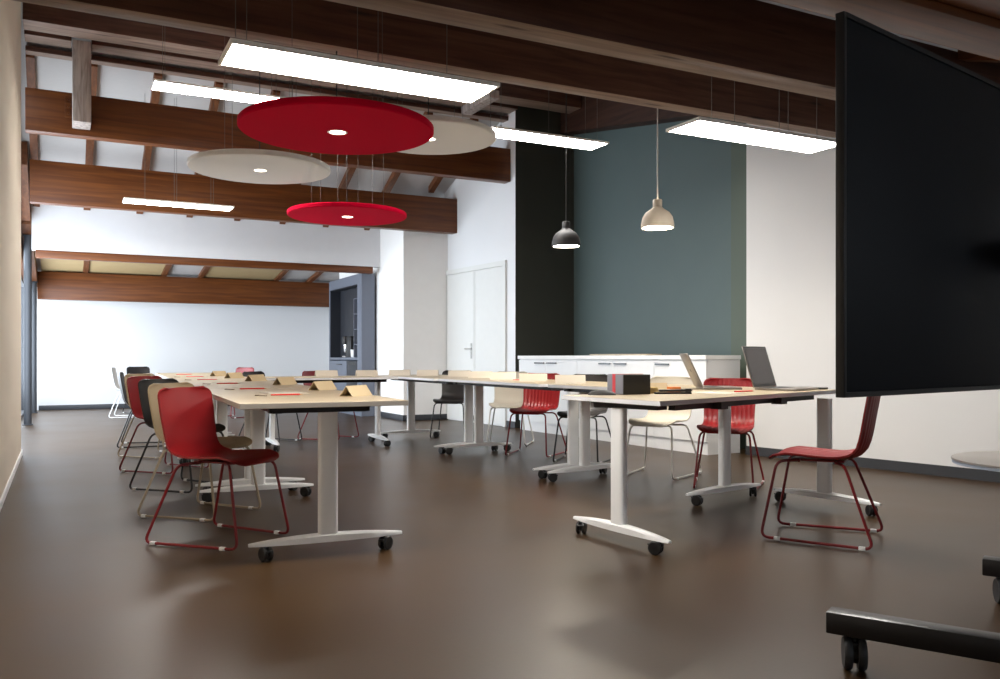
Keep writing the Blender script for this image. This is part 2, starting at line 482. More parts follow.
# ------------------------------------------------------------------ timber roof
def beam(name, x0, x1, y0, y1, z0, z1, m, label):
    bm = B(x0, x1, y0, y1, z0, z1, bev=.006)
    bm.normal_update()
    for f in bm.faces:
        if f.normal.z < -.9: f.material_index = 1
    tag(obj(name, bm, [m, M['purlin_underside'] if m is M['purlin'] else m]), label, 'beam')  # downward faces of the purlins get a paler timber colour
beam('glulam_beam', -.33, 5.40, 10.14, 10.30, 3.32, 3.765, M['beam'], 'deep brown laminated beam behind the big red disc, with the grey post bolted before it')
beam('glulam_beam', -.33, 5.33, 11.62, 11.78, 2.81, 3.32, M['beam'], 'deep brown laminated beam resting on the white pillar, behind the small red disc')
beam('glulam_beam', -.36, 5.29, 16.75, 16.92, 1.96, 2.44, M['beam'], 'far brown laminated beam above the white end wall of the back room')
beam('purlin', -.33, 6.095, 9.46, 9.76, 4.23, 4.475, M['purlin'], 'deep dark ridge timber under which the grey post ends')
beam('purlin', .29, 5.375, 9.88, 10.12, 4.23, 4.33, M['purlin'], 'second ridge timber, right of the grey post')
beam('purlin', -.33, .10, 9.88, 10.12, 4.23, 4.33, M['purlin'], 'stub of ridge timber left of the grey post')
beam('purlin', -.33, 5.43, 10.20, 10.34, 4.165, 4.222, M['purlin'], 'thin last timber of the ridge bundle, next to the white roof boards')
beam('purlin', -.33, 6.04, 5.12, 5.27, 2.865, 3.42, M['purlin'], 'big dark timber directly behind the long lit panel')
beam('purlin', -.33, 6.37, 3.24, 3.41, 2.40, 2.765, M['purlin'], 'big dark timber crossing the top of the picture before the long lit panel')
beam('purlin', -.33, 6.50, 2.12, 2.35, 2.27, 2.36, M['beam'], 'reddish dark timber right above the black display')
beam('purlin', -.33, 6.54, 1.70, 2.11, 2.30, 2.355, M['beam'], 'dark timber in the top right corner, nearest the camera')
bm = bmesh.new()
for (ya, la, ha), (yb, lb, hb) in (((6.5, 3.46, 3.89), (9.08, 3.88, 4.74)), ((9.08, 3.88, 4.74), (9.99, 4.03, 4.37))):
    add_hex(bm, [(6.10, ya, la), (6.312, ya, la), (6.312, yb, lb), (6.10, yb, lb)], [(6.10, ya, ha), (6.312, ya, ha), (6.312, yb, hb), (6.10, yb, hb)])
bmesh.ops.remove_doubles(bm, verts=bm.verts, dist=.0001)
tag(obj('wall_plate', bm, M['dark_plate']), 'dark sloping timber along the top of the green wall', 'beam')

RX = [-.29] + [.32 + .665 * k for k in range(8)]
def rafter(x, y0, y1, dep, label, group, wid=.085):
    bm = bmesh.new(); z0, z1 = roof_z(y0), roof_z(y1)
    add_hex(bm, [(x - wid / 2, y0, z0 - dep), (x + wid / 2, y0, z0 - dep), (x + wid / 2, y1, z1 - dep), (x - wid / 2, y1, z1 - dep)],
            [(x - wid / 2, y0, z0 + .01), (x + wid / 2, y0, z0 + .01), (x + wid / 2, y1, z1 + .01), (x - wid / 2, y1, z1 + .01)])
    tag(obj('rafter', bm, M['rafter']), label, 'rafter', group)
for x in RX:
    rafter(x, 10.34, 12.945 if x < 4.6 else 11.9, .09, 'brown rafter between white roof boards, sloping down over the two big beams', 'rafters over the big beams')
for x in (.39, 1.69, 2.34, 3.74, 4.40, 5.06):
    rafter(x, 13.12, 16.98, .06, 'brown rafter under the low ceiling of the back room', 'rafters of the back room')
for n, (x0, x1) in enumerate(((-.30, .35), (.44, 1.64), (2.39, 3.69))):
    bm = bmesh.new(); y0, y1 = 13.15, 16.95
    za, zb = roof_z(y0) - .03, roof_z(y1) - .03
    add_hex(bm, [(x0, y0, za), (x1, y0, za), (x1, y1, zb), (x0, y1, zb)], [(x0, y0, za + .028), (x1, y0, za + .028), (x1, y1, zb + .028), (x0, y1, zb + .028)])
    tag(obj('ceiling_board', bm, M['tan']), ['narrow tan ceiling board next to the left windows in the back room', 'wide tan ceiling board, left one between the back room rafters',
        'wide tan ceiling board, right one between the back room rafters'][n], 'ceiling board')
for x in (4.78, 5.42, 6.06):
    rafter(x, 2.36, 3.24, .07, 'brown rafter beside the white roof patch above the black display', 'rafters above the display')

# king post standing against the beam
t = thing('timber_post', 'rough grey upright timber post with bolted plate, below the ridge on the left', 'post', (.195, 9.80, 3.385))
obj('shaft', B(-.087, .087, 0, .335, 0, .84, bev=.006), M['post'], t)
pl = obj('bolted_plate', B(-.155, -.09, .322, .338, .11, .34, bev=.003), M['beam'], t)
for z in (.15, .225, .30):
    bm = bmesh.new(); add_tube(bm, [(-.122, .31, z), (-.122, .324, z)], .014, 8); obj('bolt', bm, M['beam'], pl)
tag(obj('tie_timber', B(4.66, 4.80, 9.30, 10.12, 4.13, 4.229, bev=.005), M['post']), 'short pale grey timber crossing under the ridge bundle at its right end', 'beam')

# ------------------------------------------------------------------ lamps
def wire(bm, p, q, r=.0025): add_tube(bm, [p, q], r, 5)

def panel_lamp(cx, cy, z, label, wires, L=1.2, W=.30, zt=None):
    """slim hanging panel, long side along x"""
    t = thing('hanging_panel_lamp', label, 'lamp', (cx, cy, z))
    bm = bmesh.new(); f = .012
    add_box(bm, -L / 2, L / 2, -W / 2, -W / 2 + f, 0, .018); add_box(bm, -L / 2, L / 2, W / 2 - f, W / 2, 0, .018)
    add_box(bm, -L / 2, -L / 2 + f, -W / 2 + f, W / 2 - f, 0, .018); add_box(bm, L / 2 - f, L / 2, -W / 2 + f, W / 2 - f, 0, .018)
    add_box(bm, -L / 2 + f, L / 2 - f, -W / 2 + f, W / 2 - f, .008, .018)
    obj('frame', bm, M['panel_frame'], t)
    obj('diffuser', B(-L / 2 + f, L / 2 - f, -W / 2 + f, W / 2 - f, .002, .007), M['panel'], t)
    for (x, y) in wires:
        zz = (zt if zt else roof_z(cy + y)) - z
        bm = bmesh.new(); wire(bm, (x, y, .018), (x, y, zz), .002)
        add_tube(bm, [(x, y, .018), (x, y, .045)], .005, 6); obj('suspension_wire', bm, M['cable'], t)
    return t
W4 = [(-.5, -.1), (-.5, .1), (.5, -.1), (.5, .1)]
panel_lamp(1.195, 3.62, 2.19, 'long lit hanging panel nearest the camera, in front of the big red disc', [(-.55, .02), (-.49, .10), (.0, .10), (.07, .02), (.42, .05)])
panel_lamp(1.34, 8.35, 3.43, 'lit hanging panel partly behind the left edge of the big red disc', W4)
panel_lamp(1.23, 10.55, 2.725, 'small far lit panel before the beam on the left, seen almost edge-on', [(-.37, 0), (-.05, .03), (-.03, -.03), (.36, .03), (.38, -.03)], zt=3.98)
panel_lamp(3.90, 6.66, 2.92, 'lit hanging panel right of the white discs, before the dark green corner', W4 + [(.1, .1)])
panel_lamp(3.83, 3.93, 2.30, 'lit hanging panel on the right, cut by the black display', [(-.42, -.05), (-.15, .05), (.12, -.05), (.3, .05), (.5, 0)])

def disc_lamp(x, y, z, d, kind, label, zt, nw=4, cable_x=0, cable_top=None):
    t = thing('acoustic_disc_lamp', label, 'lamp', (x, y, z))
    r = d / 2; th = .045
    bm = bmesh.new()
    add_lathe(bm, [(.062, 0), (r - .008, 0), (r, .008), (r, th - .008), (r - .008, th), (.062, th)], 72, close=True)
    obj('felt_disc', bm, M['red_felt'] if kind == 'red' else M['white_felt'], t)
    bm = bmesh.new(); add_lathe(bm, [(.05, -.002), (.061, -.002), (.061, .03), (.05, .03)], 32, close=True)
    dl = obj('downlight_ring', bm, M['white_metal'], t)
    bm = bmesh.new(); add_lathe(bm, [(.05, .001), (.05, .02)], 32); obj('downlight_glass', bm, M['downlight'], dl)
    for k in range(nw):
        a = 2 * math.pi * k / nw + .5
        px, py = r * .62 * math.cos(a), r * .62 * math.sin(a)
        bm = bmesh.new(); wire(bm, (px, py, th), (px, py, (zt if zt else roof_z(y + py)) - z), .0018)
        obj('suspension_wire', bm, M['cable'], t)
    bm = bmesh.new(); wire(bm, (cable_x, .02, th), (cable_x, .02, (cable_top if cable_top else roof_z(y)) - z), .004)
    obj('power_cable', bm, M['black_cable'], t)
disc_lamp(1.535, 5.18, 2.351, 1.2, 'red', 'big red round hanging disc lamp behind the long lit panel', None, cable_top=2.864)
disc_lamp(1.54, 7.52, 2.571, 1.2, 'white', 'cream white round disc lamp hanging left of and behind the big red disc', None)
disc_lamp(2.69, 6.47, 2.739, 1.1, 'white', 'pale round disc lamp whose left half is hidden by the big red disc', None)
disc_lamp(2.60, 8.42, 2.380, 1.2, 'red', 'smaller-looking red round disc lamp, lowest and farthest of the discs', None, 6)

def pendant(x, y, zr, d, m, cm, label):
    t = thing('pendant_lamp', label, 'lamp', (x, y, zr))
    r = d / 2; k = d / .255
    prof = [(r, 0), (r, .012 * k), (r * .985, .04 * k), (r * .90, .085 * k), (r * .72, .12 * k), (r * .45, .143 * k), (.045 * k, .152 * k), (.036 * k, .162 * k), (.036 * k, .215 * k), (.031 * k, .222 * k)]
    inner = [(.026 * k, .216 * k), (.030 * k, .15 * k), (r * .45 - .01, .135 * k), (r * .72 - .01, .112 * k), (r * .9 - .01, .078 * k), (r * .985 - .01, .035 * k), (r - .01, 0)]
    bm = bmesh.new(); add_lathe(bm, prof + inner, 48, close=True); obj('lamp_shade', bm, m, t)
    bm = bmesh.new(); add_lathe(bm, [(r * .93, .008 * k), (r * .93, .016 * k)], 40); obj('diffuser', bm, M['bulb'], t)
    bm = bmesh.new(); wire(bm, (0, 0, .20 * k), (0, 0, roof_z(y) - zr), .005); obj('cable', bm, cm, t)
    bm = bmesh.new(); add_lathe(bm, [(.05, roof_z(y) - zr - .04), (.05, roof_z(y) - zr - .002)], 24); obj('ceiling_cap', bm, cm, t)
pendant(4.10, 5.28, 1.945, .255, M['beige_rubber'], M['white_cable'], 'beige bell-shaped pendant lamp before the green wall')
pendant(3.99, 6.44, 1.93, .255, M['dark_rubber_lamp'], M['black_cable'], 'charcoal bell-shaped pendant lamp at the dark green corner')

# ------------------------------------------------------------------ sideboard, cupboard
ax0, ax1 = Vector((5.345, 9.80)), Vector((5.54, 6.38))             # front line of the sideboard
sd = (ax1 - ax0).normalized(); sn = Vector((-sd.y, sd.x)); SL = (ax1 - ax0).length
def sp(s, o): p = ax0 + sd * s + sn * o; return (p.x, p.y)
def sbox(bm, s0, s1, o0, o1, z0, z1, mi=0): add_prism(bm, [sp(s0, o0), sp(s1, o0), sp(s1, o1), sp(s0, o1)], z0, z1, mi)
DEP = .455
nu = 3; cuts = [0, 1.297, 2.667, 3.426]; seams = [0.639, 1.981, None]
for k in range(nu):
    s0, s1 = cuts[k], cuts[k + 1]
    lab = ['leftmost white base cabinet under the worktop, beside the door', 'middle white base cabinet under the worktop, behind the black box',
           'rightmost white base cabinet, its bare end panel facing the right wall'][k]
    t = thing('base_cabinet', lab, 'cabinet')
    bm = bmesh.new(); sbox(bm, s0 + .001, s1 - .001, .02, DEP, .11, .925); obj('body', bm, M['cabinet'], t)
    bm = bmesh.new(); sbox(bm, s0 + .001, s1 - .001, .02, DEP, 0, .11); obj('plinth', bm, M['cabinet'], t)
    sm_ = seams[k]
    doors = ((s0 + .003, sm_ - .002, 1), (sm_ + .002, s1 - .003, 0)) if sm_ else ((s0 + .003, s1 - .003, 0),)
    for a_, b_, hs in doors:
        bm = bmesh.new(); sbox(bm, a_, b_, 0, .018, .125, .915); d_ = obj('cabinet_door', bm, M['cabinet'], t)
        w_ = .21
        ha = (b_ - w_ - .03) if hs == 1 else (a_ + .03)
        bm = bmesh.new(); sbox(bm, ha, ha + w_, -.022, -.012, .868, .884)
        sbox(bm, ha + .01, ha + .02, -.014, .001, .870, .882); sbox(bm, ha + w_ - .02, ha + w_ - .01, -.014, .001, .870, .882)
        obj('handle', bm, M['black_metal'], d_)
bm = bmesh.new(); sbox(bm, -.0, SL + .012, -.02, DEP, .926, .968)
tag(obj('worktop', bm, M['counter']), 'long white worktop along the green niche', 'worktop')
bm = bmesh.new(); sbox(bm, 1.50, 2.52, .03, .24, .9685, .984)
bmesh.ops.bevel(bm, geom=bm.edges[:], offset=.004, segments=1, affect='EDGES')
tag(obj('serving_board', bm, M['board']), 'thin beige board lying on the white worktop', 'board')

t = thing('coffee_cupboard', 'tall blue-grey cupboard with a dark coffee niche beside the white pillar', 'cupboard', (4.28, 13.11, 0))
Wd, H = 1.85, 2.30                                                    # open front faces -x; local y runs back into the far room
bm = bmesh.new()
add_box(bm, 0, .22, 0, .05, 0, H); add_box(bm, 0, .22, Wd - .05, Wd, 0, H)
add_box(bm, 0, .22, .05, Wd - .05, H - .16, H); add_box(bm, 0, .22, .05, Wd - .05, 0, .08)
add_box(bm, .205, .22, .05, Wd - .05, .08, H - .16)
add_box(bm, 0, .205, .05, .26, .08, .10)
obj('carcass', bm, M['cupboard'], t)
obj('front_stile', B(-.002, .02, .05, .22, .08, H - .16, bev=.002), M['cupboard'], t)
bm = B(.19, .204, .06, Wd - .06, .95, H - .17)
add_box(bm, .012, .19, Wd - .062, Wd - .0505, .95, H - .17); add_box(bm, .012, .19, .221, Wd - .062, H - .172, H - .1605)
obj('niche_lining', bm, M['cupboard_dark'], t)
obj('niche_shelf', B(.0, .19, .225, Wd - .05, .905, .945, bev=.003), M['cupboard'], t)
bm = bmesh.new()
add_box(bm, .0, .18, .40, .415, .95, 1.90)
for z in (1.15, 1.40, 1.65, 1.90): add_box(bm, .0, .18, .225, .415, z, z + .012)
obj('side_rack', bm, M['cupboard'], t)
dr = obj('cupboard_door', B(-.004, .016, .80, Wd - .06, .10, .89, bev=.003), M['cupboard'], t)
obj('handle', B(-.02, -.004, 1.05, 1.35, .82, .835, bev=.003), M['black'], dr)
fr = obj('built_in_fridge', B(-.004, .016, .24, .78, .10, .89, bev=.003), M['cupboard_dark'], t)
obj('control_strip', B(-.007, -.003, .30, .70, .82, .86), M['black'], fr)
# coffee machine and cup in the niche
t = thing('coffee_machine', 'black and chrome coffee machine standing in the dark cupboard niche', 'coffee machine', (4.37, 13.95, .946))
obj('body', B(-.06, .06, -.16, .10, 0, .36, bev=.02), M['black'], t)
obj('brew_head', B(-.08, .03, .10, .28, .22, .36, bev=.02), M['black'], t)
obj('drip_tray', B(-.075, .05, .10, .28, 0, .03, bev=.005), M['chrome'], t)
bm = bmesh.new(); add_lathe(bm, [(.035, .10), (.045, .12), (.05, .25), (.04, .30)], 24, center=(-.02, .20, -.02)); obj('milk_jug', bm, M['chrome'], t)
bm = bmesh.new(); add_lathe(bm, [(.04, 0), (.052, .02), (.058, .13), (.053, .13), (.047, .02), (.03, .008)], 28, close=False)
o = obj('ceramic_pot', bm, M['white_wall'], None, (4.33, 13.66, .946)); tag(o, 'white pot beside the coffee machine in the niche', 'pot')

# ------------------------------------------------------------------ tables
def rounded(w, d, r, n=4):
    out = []
    for cx, cy, a0 in ((w - r, d - r, 0), (-w + r, d - r, 90), (-w + r, -d + r, 180), (w - r, -d + r, 270)):
        for k in range(n + 1):
            a = R(a0 + 90 * k / n); out.append((cx + r * math.cos(a), cy + r * math.sin(a)))
    return out
bm = bmesh.new(); add_prism(bm, rounded(.024, .047, .018), .094, .688)
for f in bm.faces: f.smooth = len(f.verts) == 4
ME_COLUMN = mesh_of('column', bm, M['white_metal'])
# foot along local y: a shallow arch tapering to both tips
bm = bmesh.new(); rings = []
N = 18
for i in range(N + 1):
    v = -1 + 2 * i / N; y = .37 * v
    hw = .030 * (1 - .55 * abs(v) ** 2.2); top = .103 - .022 * v * v; bot = .064 + .004 * v * v - .0 * abs(v)
    if abs(v) > .98: hw *= .8
    r_ = [(-hw, y, bot), (hw, y, bot), (hw, y, top - .008), (hw * .6, y, top), (-hw * .6, y, top), (-hw, y, top - .008)]
    rings.append([bm.verts.new(p) for p in r_])
for a, c in zip(rings, rings[1:]):
    for k in range(6):
        f = bm.faces.new((a[k], a[(k + 1) % 6], c[(k + 1) % 6], c[k])); f.smooth = True
bm.faces.new(rings[0]); bm.faces.new(rings[-1][::-1])
ME_FOOT = mesh_of('foot', bm, M['white_metal'], 50)
bm = bmesh.new()
add_tube(bm, [(0, 0, .048), (0, 0, .066)], .010, 10)
add_box(bm, -.013, .013, -.018, .030, .040, .056, bev=.004)
add_box(bm, -.006, .006, .002, .038, .018, .046, bev=.003)
add_box(bm, -.016, .016, .030, .058, .046, .052, bev=.002)
ME_FORK = mesh_of('caster', bm, M['black'])
bm = bmesh.new()
for x0 in (-.024, .008):
    add_lathe(bm, [(.018, x0), (.029, x0), (.0335, x0 + .004), (.0335, x0 + .012), (.029, x0 + .016), (.018, x0 + .016)], 24, axis='x', center=(0, .02, .0336))
add_tube(bm, [(-.024, .02, .0336), (.024, .02, .0336)], .006, 8)
ME_WHEEL = mesh_of('wheel', bm, M['black'])

def leg_set(t, x, y, rz, casts=(0, 0)):
    """column, foot and two casters; the foot runs along local y rotated by rz"""
    link('column', ME_COLUMN, t, (x, y, 0), rz)
    link('foot', ME_FOOT, t, (x, y, 0), rz)
    for s, cr in ((-1, casts[0]), (1, casts[1])):
        ox, oy = -math.sin(rz) * .30 * s, math.cos(rz) * .30 * s
        c = link('caster', ME_FORK, t, (x + ox, y + oy, 0), rz + cr)
        link('wheel', ME_WHEEL, c)

ZT = .74
def rect_table(label, cx, cy, rz, L, legs, group=None, W=.78, dx=(0, 0), edge='white_edge'):
    """rectangular folding table, long side along local y; legs = list of local y"""
    t = thing('conference_table', label, 'table', (cx, cy, 0), rz, group)
    bm = bmesh.new(); add_prism(bm, [(-W / 2, -L / 2), (W / 2, -L / 2), (W / 2, L / 2), (-W / 2, L / 2)], ZT - .025, ZT, 0, 1, bev=.0015)
    obj('tabletop', bm, [M['table_top'], M[edge]], t)
    bm = bmesh.new()
    for x in (-.20, .20): add_box(bm, x - .022, x + .022, legs[0] - .02, legs[-1] + .02, .682, .7145, bev=.003)
    for y in legs:
        add_box(bm, -.24, .24, y - .03, y + .03, .684, .714, bev=.004)
    obj('underframe', bm, M['underframe'], t)
    for i, y in enumerate(legs): leg_set(t, dx[i], y, R(90), ((.6, 1.9), (2.4, -.5))[i % 2])
    return t
def rowpt(y): return 1.10 + .050 * (y - 4)
RZL = -math.atan(.050)
for y0, y1, lab in ((3.84, 5.88, 'nearest of the left row, with a red chair at its corner'),
                    (5.90, 7.94, 'second table of the left row from the front'),
                    (7.96, 10.0, 'third table of the left row from the front'),
                    (10.02, 12.06, 'farthest table of the left row, near the windows')):
    yc = (y0 + y1) / 2; L = y1 - y0
    rect_table('pale wooden folding table, ' + lab, rowpt(yc), yc, RZL, L - .005, (-L / 2 + .17, L / 2 - .10), 'tables of the left row', dx=(.04, -.02) if y0 < 4 else (-.02, -.02), edge='table_edge')
# far cross table, long side along x
rect_table('pale folding table on castors standing crosswise at the far end, before the cupboard', 2.50, 8.90, R(90 - 3), 1.38, (-.58, .55))
# right row
rect_table('pale folding table on castors, farthest of the right row', 3.63, 8.57, R(-1), 1.86, (-.895, .75), 'tables of the right row')
rect_table('pale folding table on castors, middle of the right row', 3.67, 6.68, R(1.0), 1.89, (-.915, .905), 'tables of the right row', dx=(-.05, .03))
rect_table('pale folding table on castors, nearest of the right row, adjoining the laptop table', 3.80, 4.92, R(9), 1.48, (-.62, .70), 'tables of the right row', dx=(0, -.05))
# near slanted table
t = thing('conference_table', 'pale slanted table with laptops and black box, nearest table on the right', 'table', (3.35, 3.75, 0))
q = [(2.50, 3.20), (4.42, 3.83), (4.30, 4.22), (2.43, 3.97)]
q = [(x - 3.35, y - 3.75) for x, y in q]
bm = bmesh.new(); add_prism(bm, q, ZT - .025, ZT, 0, 1, bev=.0015)
obj('tabletop', bm, [M['table_top'], M['white_edge']], t)
e = Vector((q[1][0] - q[0][0], q[1][1] - q[0][1])).normalized(); en = Vector((-e.y, e.x))
def ep(s, o): p = Vector(q[0]) + e * s + en * o; return (p.x, p.y)
bm = bmesh.new()
for o0, s0, s1 in ((.085, .26, 1.84), (.40, .26, 1.72)):
    add_prism(bm, [ep(s0, o0), ep(s1, o0), ep(s1, o0 + .04), ep(s0, o0 + .04)], .680, .7145)
for s in (.20, 1.76): add_prism(bm, [ep(s - .04, .12), ep(s + .04, .12), ep(s + .04, .52), ep(s - .04, .52)], .684, .7145)
for s in (.62, 1.30): add_prism(bm, [ep(s, .035), ep(s + .07, .035), ep(s + .07, .10), ep(s, .10)], .672, .71)
obj('underframe', bm, M['underframe'], t)
leg_set(t, 2.52 - 3.35, 3.56 - 3.75, R(5), (.5, 2.2))
leg_set(t, 4.255 - 3.35, 3.80 - 3.75, R(9), (2.6, .4))

# ------------------------------------------------------------------ chairs
PROFILE = [(0.262, 0.404), (0.25, 0.417), (0.225, 0.425), (0.17, 0.428), (0.1, 0.425), (0.03, 0.42), (-0.04, 0.417), (-0.1, 0.419), (-0.145, 0.428), (-0.178, 0.446), (-0.203, 0.476), (-0.218, 0.516), (-0.229, 0.566), (-0.24, 0.6285), (-0.251, 0.6915), (-0.26, 0.744), (-0.264, 0.7702), (-0.266, 0.786)]
def shell_mesh(color, ribbed):
    P = [Vector((x, 0, z)) for x, z in PROFILE]
    # resample evenly
    Ls = [0]
    for a, b in zip(P, P[1:]): Ls.append(Ls[-1] + (b - a).length)
    T = Ls[-1]; NV = 44; NU = 48 if ribbed else 20
    def at(s):
        for i in range(len(P) - 1):
            if s <= Ls[i + 1] + 1e-9:
                return P[i].lerp(P[i + 1], (s - Ls[i]) / (Ls[i + 1] - Ls[i]))
        return P[-1]
    bm = bmesh.new(); grid = []
    for j in range(NV + 1):
        w = j / NV; s = T * (.5 - .5 * math.cos(math.pi * w)) * .35 + T * w * .65
        p = at(s); p1 = at(min(T, s + .01)); p0 = at(max(0, s - .01)); tan = (p1 - p0).normalized(); nrm = Vector((tan.z, 0, -tan.x))   # up / forward side
        if nrm.z < 0 and nrm.x < 0: nrm = -nrm
        # half width with rounded corners
        half = .196 - .010 * math.sin(math.pi * min(1, max(0, (s - T * .25) / (T * .6))))
        for e_, rad in ((s, .085), (T - s, .055)):
            if e_ < rad: half = half - rad + math.sqrt(max(0, rad * rad - (rad - e_) ** 2)) + .0001
        back = min(1, max(0, (s - T * .42) / (T * .22)))
        row = []
        for i in range(NU + 1):
            u = -1 + 2 * i / NU
            lift = (.020 * (1 - back) + .034 * back) * abs(u) ** 2.2
            if s < .10: lift *= s / .10
            q_ = p + nrm * lift; y = half * u
            if ribbed:
                fade = min(1, s / .06, (T - s) / .05)
                q_ = q_ + nrm * (.0022 * fade * math.cos(u * math.pi * 11))
            row.append(bm.verts.new((q_.x, y, q_.z)))
        grid.append(row)
    for a, c in zip(grid, grid[1:]):
        for i in range(NU):
            f = bm.faces.new((a[i], a[i + 1], c[i + 1], c[i])); f.smooth = True
    bmesh.ops.recalc_face_normals(bm, faces=bm.faces)
    bmesh.ops.solidify(bm, geom=bm.faces[:], thickness=.009)
    for f in bm.faces: f.smooth = True
    return mesh_of('shell', bm, SHELL[color], 55)
def sled_mesh(color, s):
    y0, y1, y2, y3 = s * .08, s * .172, s * .205, s * .250
    pts = [(.12, y0, .407), (.215, y1, .407), (.290, y2, .0115), (-.258, y3, .0115), (-.115, y1, .403), (-.06, y0, .403)]
    bm = bmesh.new(); add_tube(bm, fillet(pts, .045), .0075, 8)
    return mesh_of('sled_leg', bm, FRAME[color])
def bars_mesh(color):
    bm = bmesh.new()
    for x in (-.06, .12): add_tube(bm, [(x, -.09, .405), (x, .09, .405)], .0075, 8)
    add_box(bm, -.10, .16, -.075, .075, .403, .413, bev=.003)
    return mesh_of('cross_bars', bm, FRAME[color])
def glide_mesh():
    bm = bmesh.new(); add_box(bm, -.016, .016, -.0090, .0090, .002, .0200, bev=.003)
    return mesh_of('glide', bm, M['white_metal'])
ME_GLIDE = glide_mesh(); CH = {}
def chair(color, ribbed, x, y, deg, label, group=None):
    k = (color, ribbed)
    if k not in CH: CH[k] = (shell_mesh(color, ribbed), sled_mesh(color, -1), sled_mesh(color, 1), bars_mesh(color))
    t = thing('shell_chair', label, 'chair', (x, y, 0), R(deg), group)
    sh, l, r, b = CH[k]
    link('shell', sh, t)
    for s, me in ((-1, l), (1, r)):
        o = link('sled_leg', me, t)
        for gx, gy in ((-.205, .2456), (.205, .212)): link('glide', ME_GLIDE, o, (gx, s * gy, 0), s * .082 * -1)
    link('cross_bars', b, t)
GL, GR = 'chairs along the left row', 'chairs along the right row'
chair('red', False, .732, 4.60, -50, 'bright red shell chair with red sled legs, nearest chair on the left', GL)
chair('beige', False, .755, 5.42, -50, 'sand beige shell chair directly behind the nearest red chair of the left row', GL)
chair('black', False, .785, 6.55, -51, 'black shell chair between sand and red chairs of the left row', GL)
chair('red', False, .78, 7.64, -51, 'farther of the two red shell chairs in the left row, behind a black one', GL)
chair('beige', False, .83, 8.78, -51, 'sand beige shell chair behind the farther red chair of the left row', GL)
chair('black', False, .80, 9.85, -8, 'black shell chair seen edge-on behind the farther sand chair, left row', GL)
chair('white', False, .96, 14.7, -12, 'white shell chair standing alone by the far wall on the left', GL)
chair('black', False, 1.24, 15.6, -75, 'black chair far behind the left row, only its back top shows', GL)
chair('black', False, 2.08, 9.64, -50, 'black shell chair behind the far cross table, left of the red one')
chair('red', False, 2.77, 9.72, -50, 'red shell chair behind the far cross table, before the blue-grey cupboard')
chair('red', False, 2.44, 13.85, 215, 'red chair far away by the end wall, seen over the black chair')
chair('black', False, 4.17, 9.29, -128, 'black shell chair by the double door, farthest of the right row', GR)
chair('cream', False, 4.36, 8.22, -125, 'cream shell chair between the black and red chairs of the right row', GR)
chair('red', True, 4.12, 7.22, -138, 'red ribbed shell chair beside the middle table of the right row', GR)
chair('black', False, 4.26, 6.57, -138, 'black shell chair behind the black box, right row', GR)
chair('cream', False, 4.30, 5.49, -150, 'cream shell chair under the right row table, seat half hidden', GR)
chair('red', True, 4.365, 4.80, -137, 'red ribbed shell chair behind the laptops, under the right tables', GR)
chair('red', True, 3.575, 3.185, 123, 'dark red ribbed shell chair nearest on the right, below the black display')

# ------------------------------------------------------------------ things on the tables
def tent(x, y, deg, label, group, m='card', L=.19):
    bm = bmesh.new(); t_ = .0016
    w, h = .040, (.056 if m == 'card' else .066)
    for s in (-1, 1):
        add_hex(bm, [(-L / 2, s * w, 0), (L / 2, s * w, 0), (L / 2, s * (w - .004), 0), (-L / 2, s * (w - .004), 0)],
                [(-L / 2, s * .0008, h), (L / 2, s * .0008, h), (L / 2, -s * .0008, h - .004), (-L / 2, -s * .0008, h - .004)])
    add_box(bm, -L / 2, L / 2, -w + .003, w - .003, .0, t_)
    o = obj('tent_card', bm, M[m], None, (x, y, ZT + .0006), R(deg)); tag(o, label, 'name card', group)
TL = [(1.37, 4.38, 'nearest kraft tent card on the left row, by the front table corner'), (1.44, 5.28, 'second kraft tent card from the front of the left row'),
      (1.47, 6.42, 'third kraft tent card from the front of the left row'), (1.48, 7.55, 'fourth kraft tent card from the front of the left row'),
      (1.50, 8.70, 'fifth kraft tent card from the front of the left row'), (1.52, 9.75, 'farthest kraft tent card on the left row')]
for x, y, l in TL: tent(x + .03, y, 42, l, 'tent cards of the left row', L=.21)
for x, y, l in ((2.55, 9.02, 'pale tent card at the middle of the far cross table'), (2.98, 8.95, 'pale tent card at the right of the far cross table, before the cupboard')):
    tent(x, y, -3, l, 'tent cards of the far table', 'pale_card', .24)
TR = [(3.42, 9.1), (3.62, 8.75), (3.80, 8.3), (3.72, 7.62), (3.66, 7.02), (3.62, 6.38), (3.60, 5.75)]
for k, (x, y) in enumerate(TR):
    tent(x, y, -30, 'pale tent card of the right row, ' + ['farthest one, near the far cross table', 'second one from the far end', 'before the far black chair', 'before the cream chair',
         'left of the red chair back', 'right under the red chair back', 'nearest one, beside the black box'][k], 'tent cards of the right row', 'pale_card', .24)

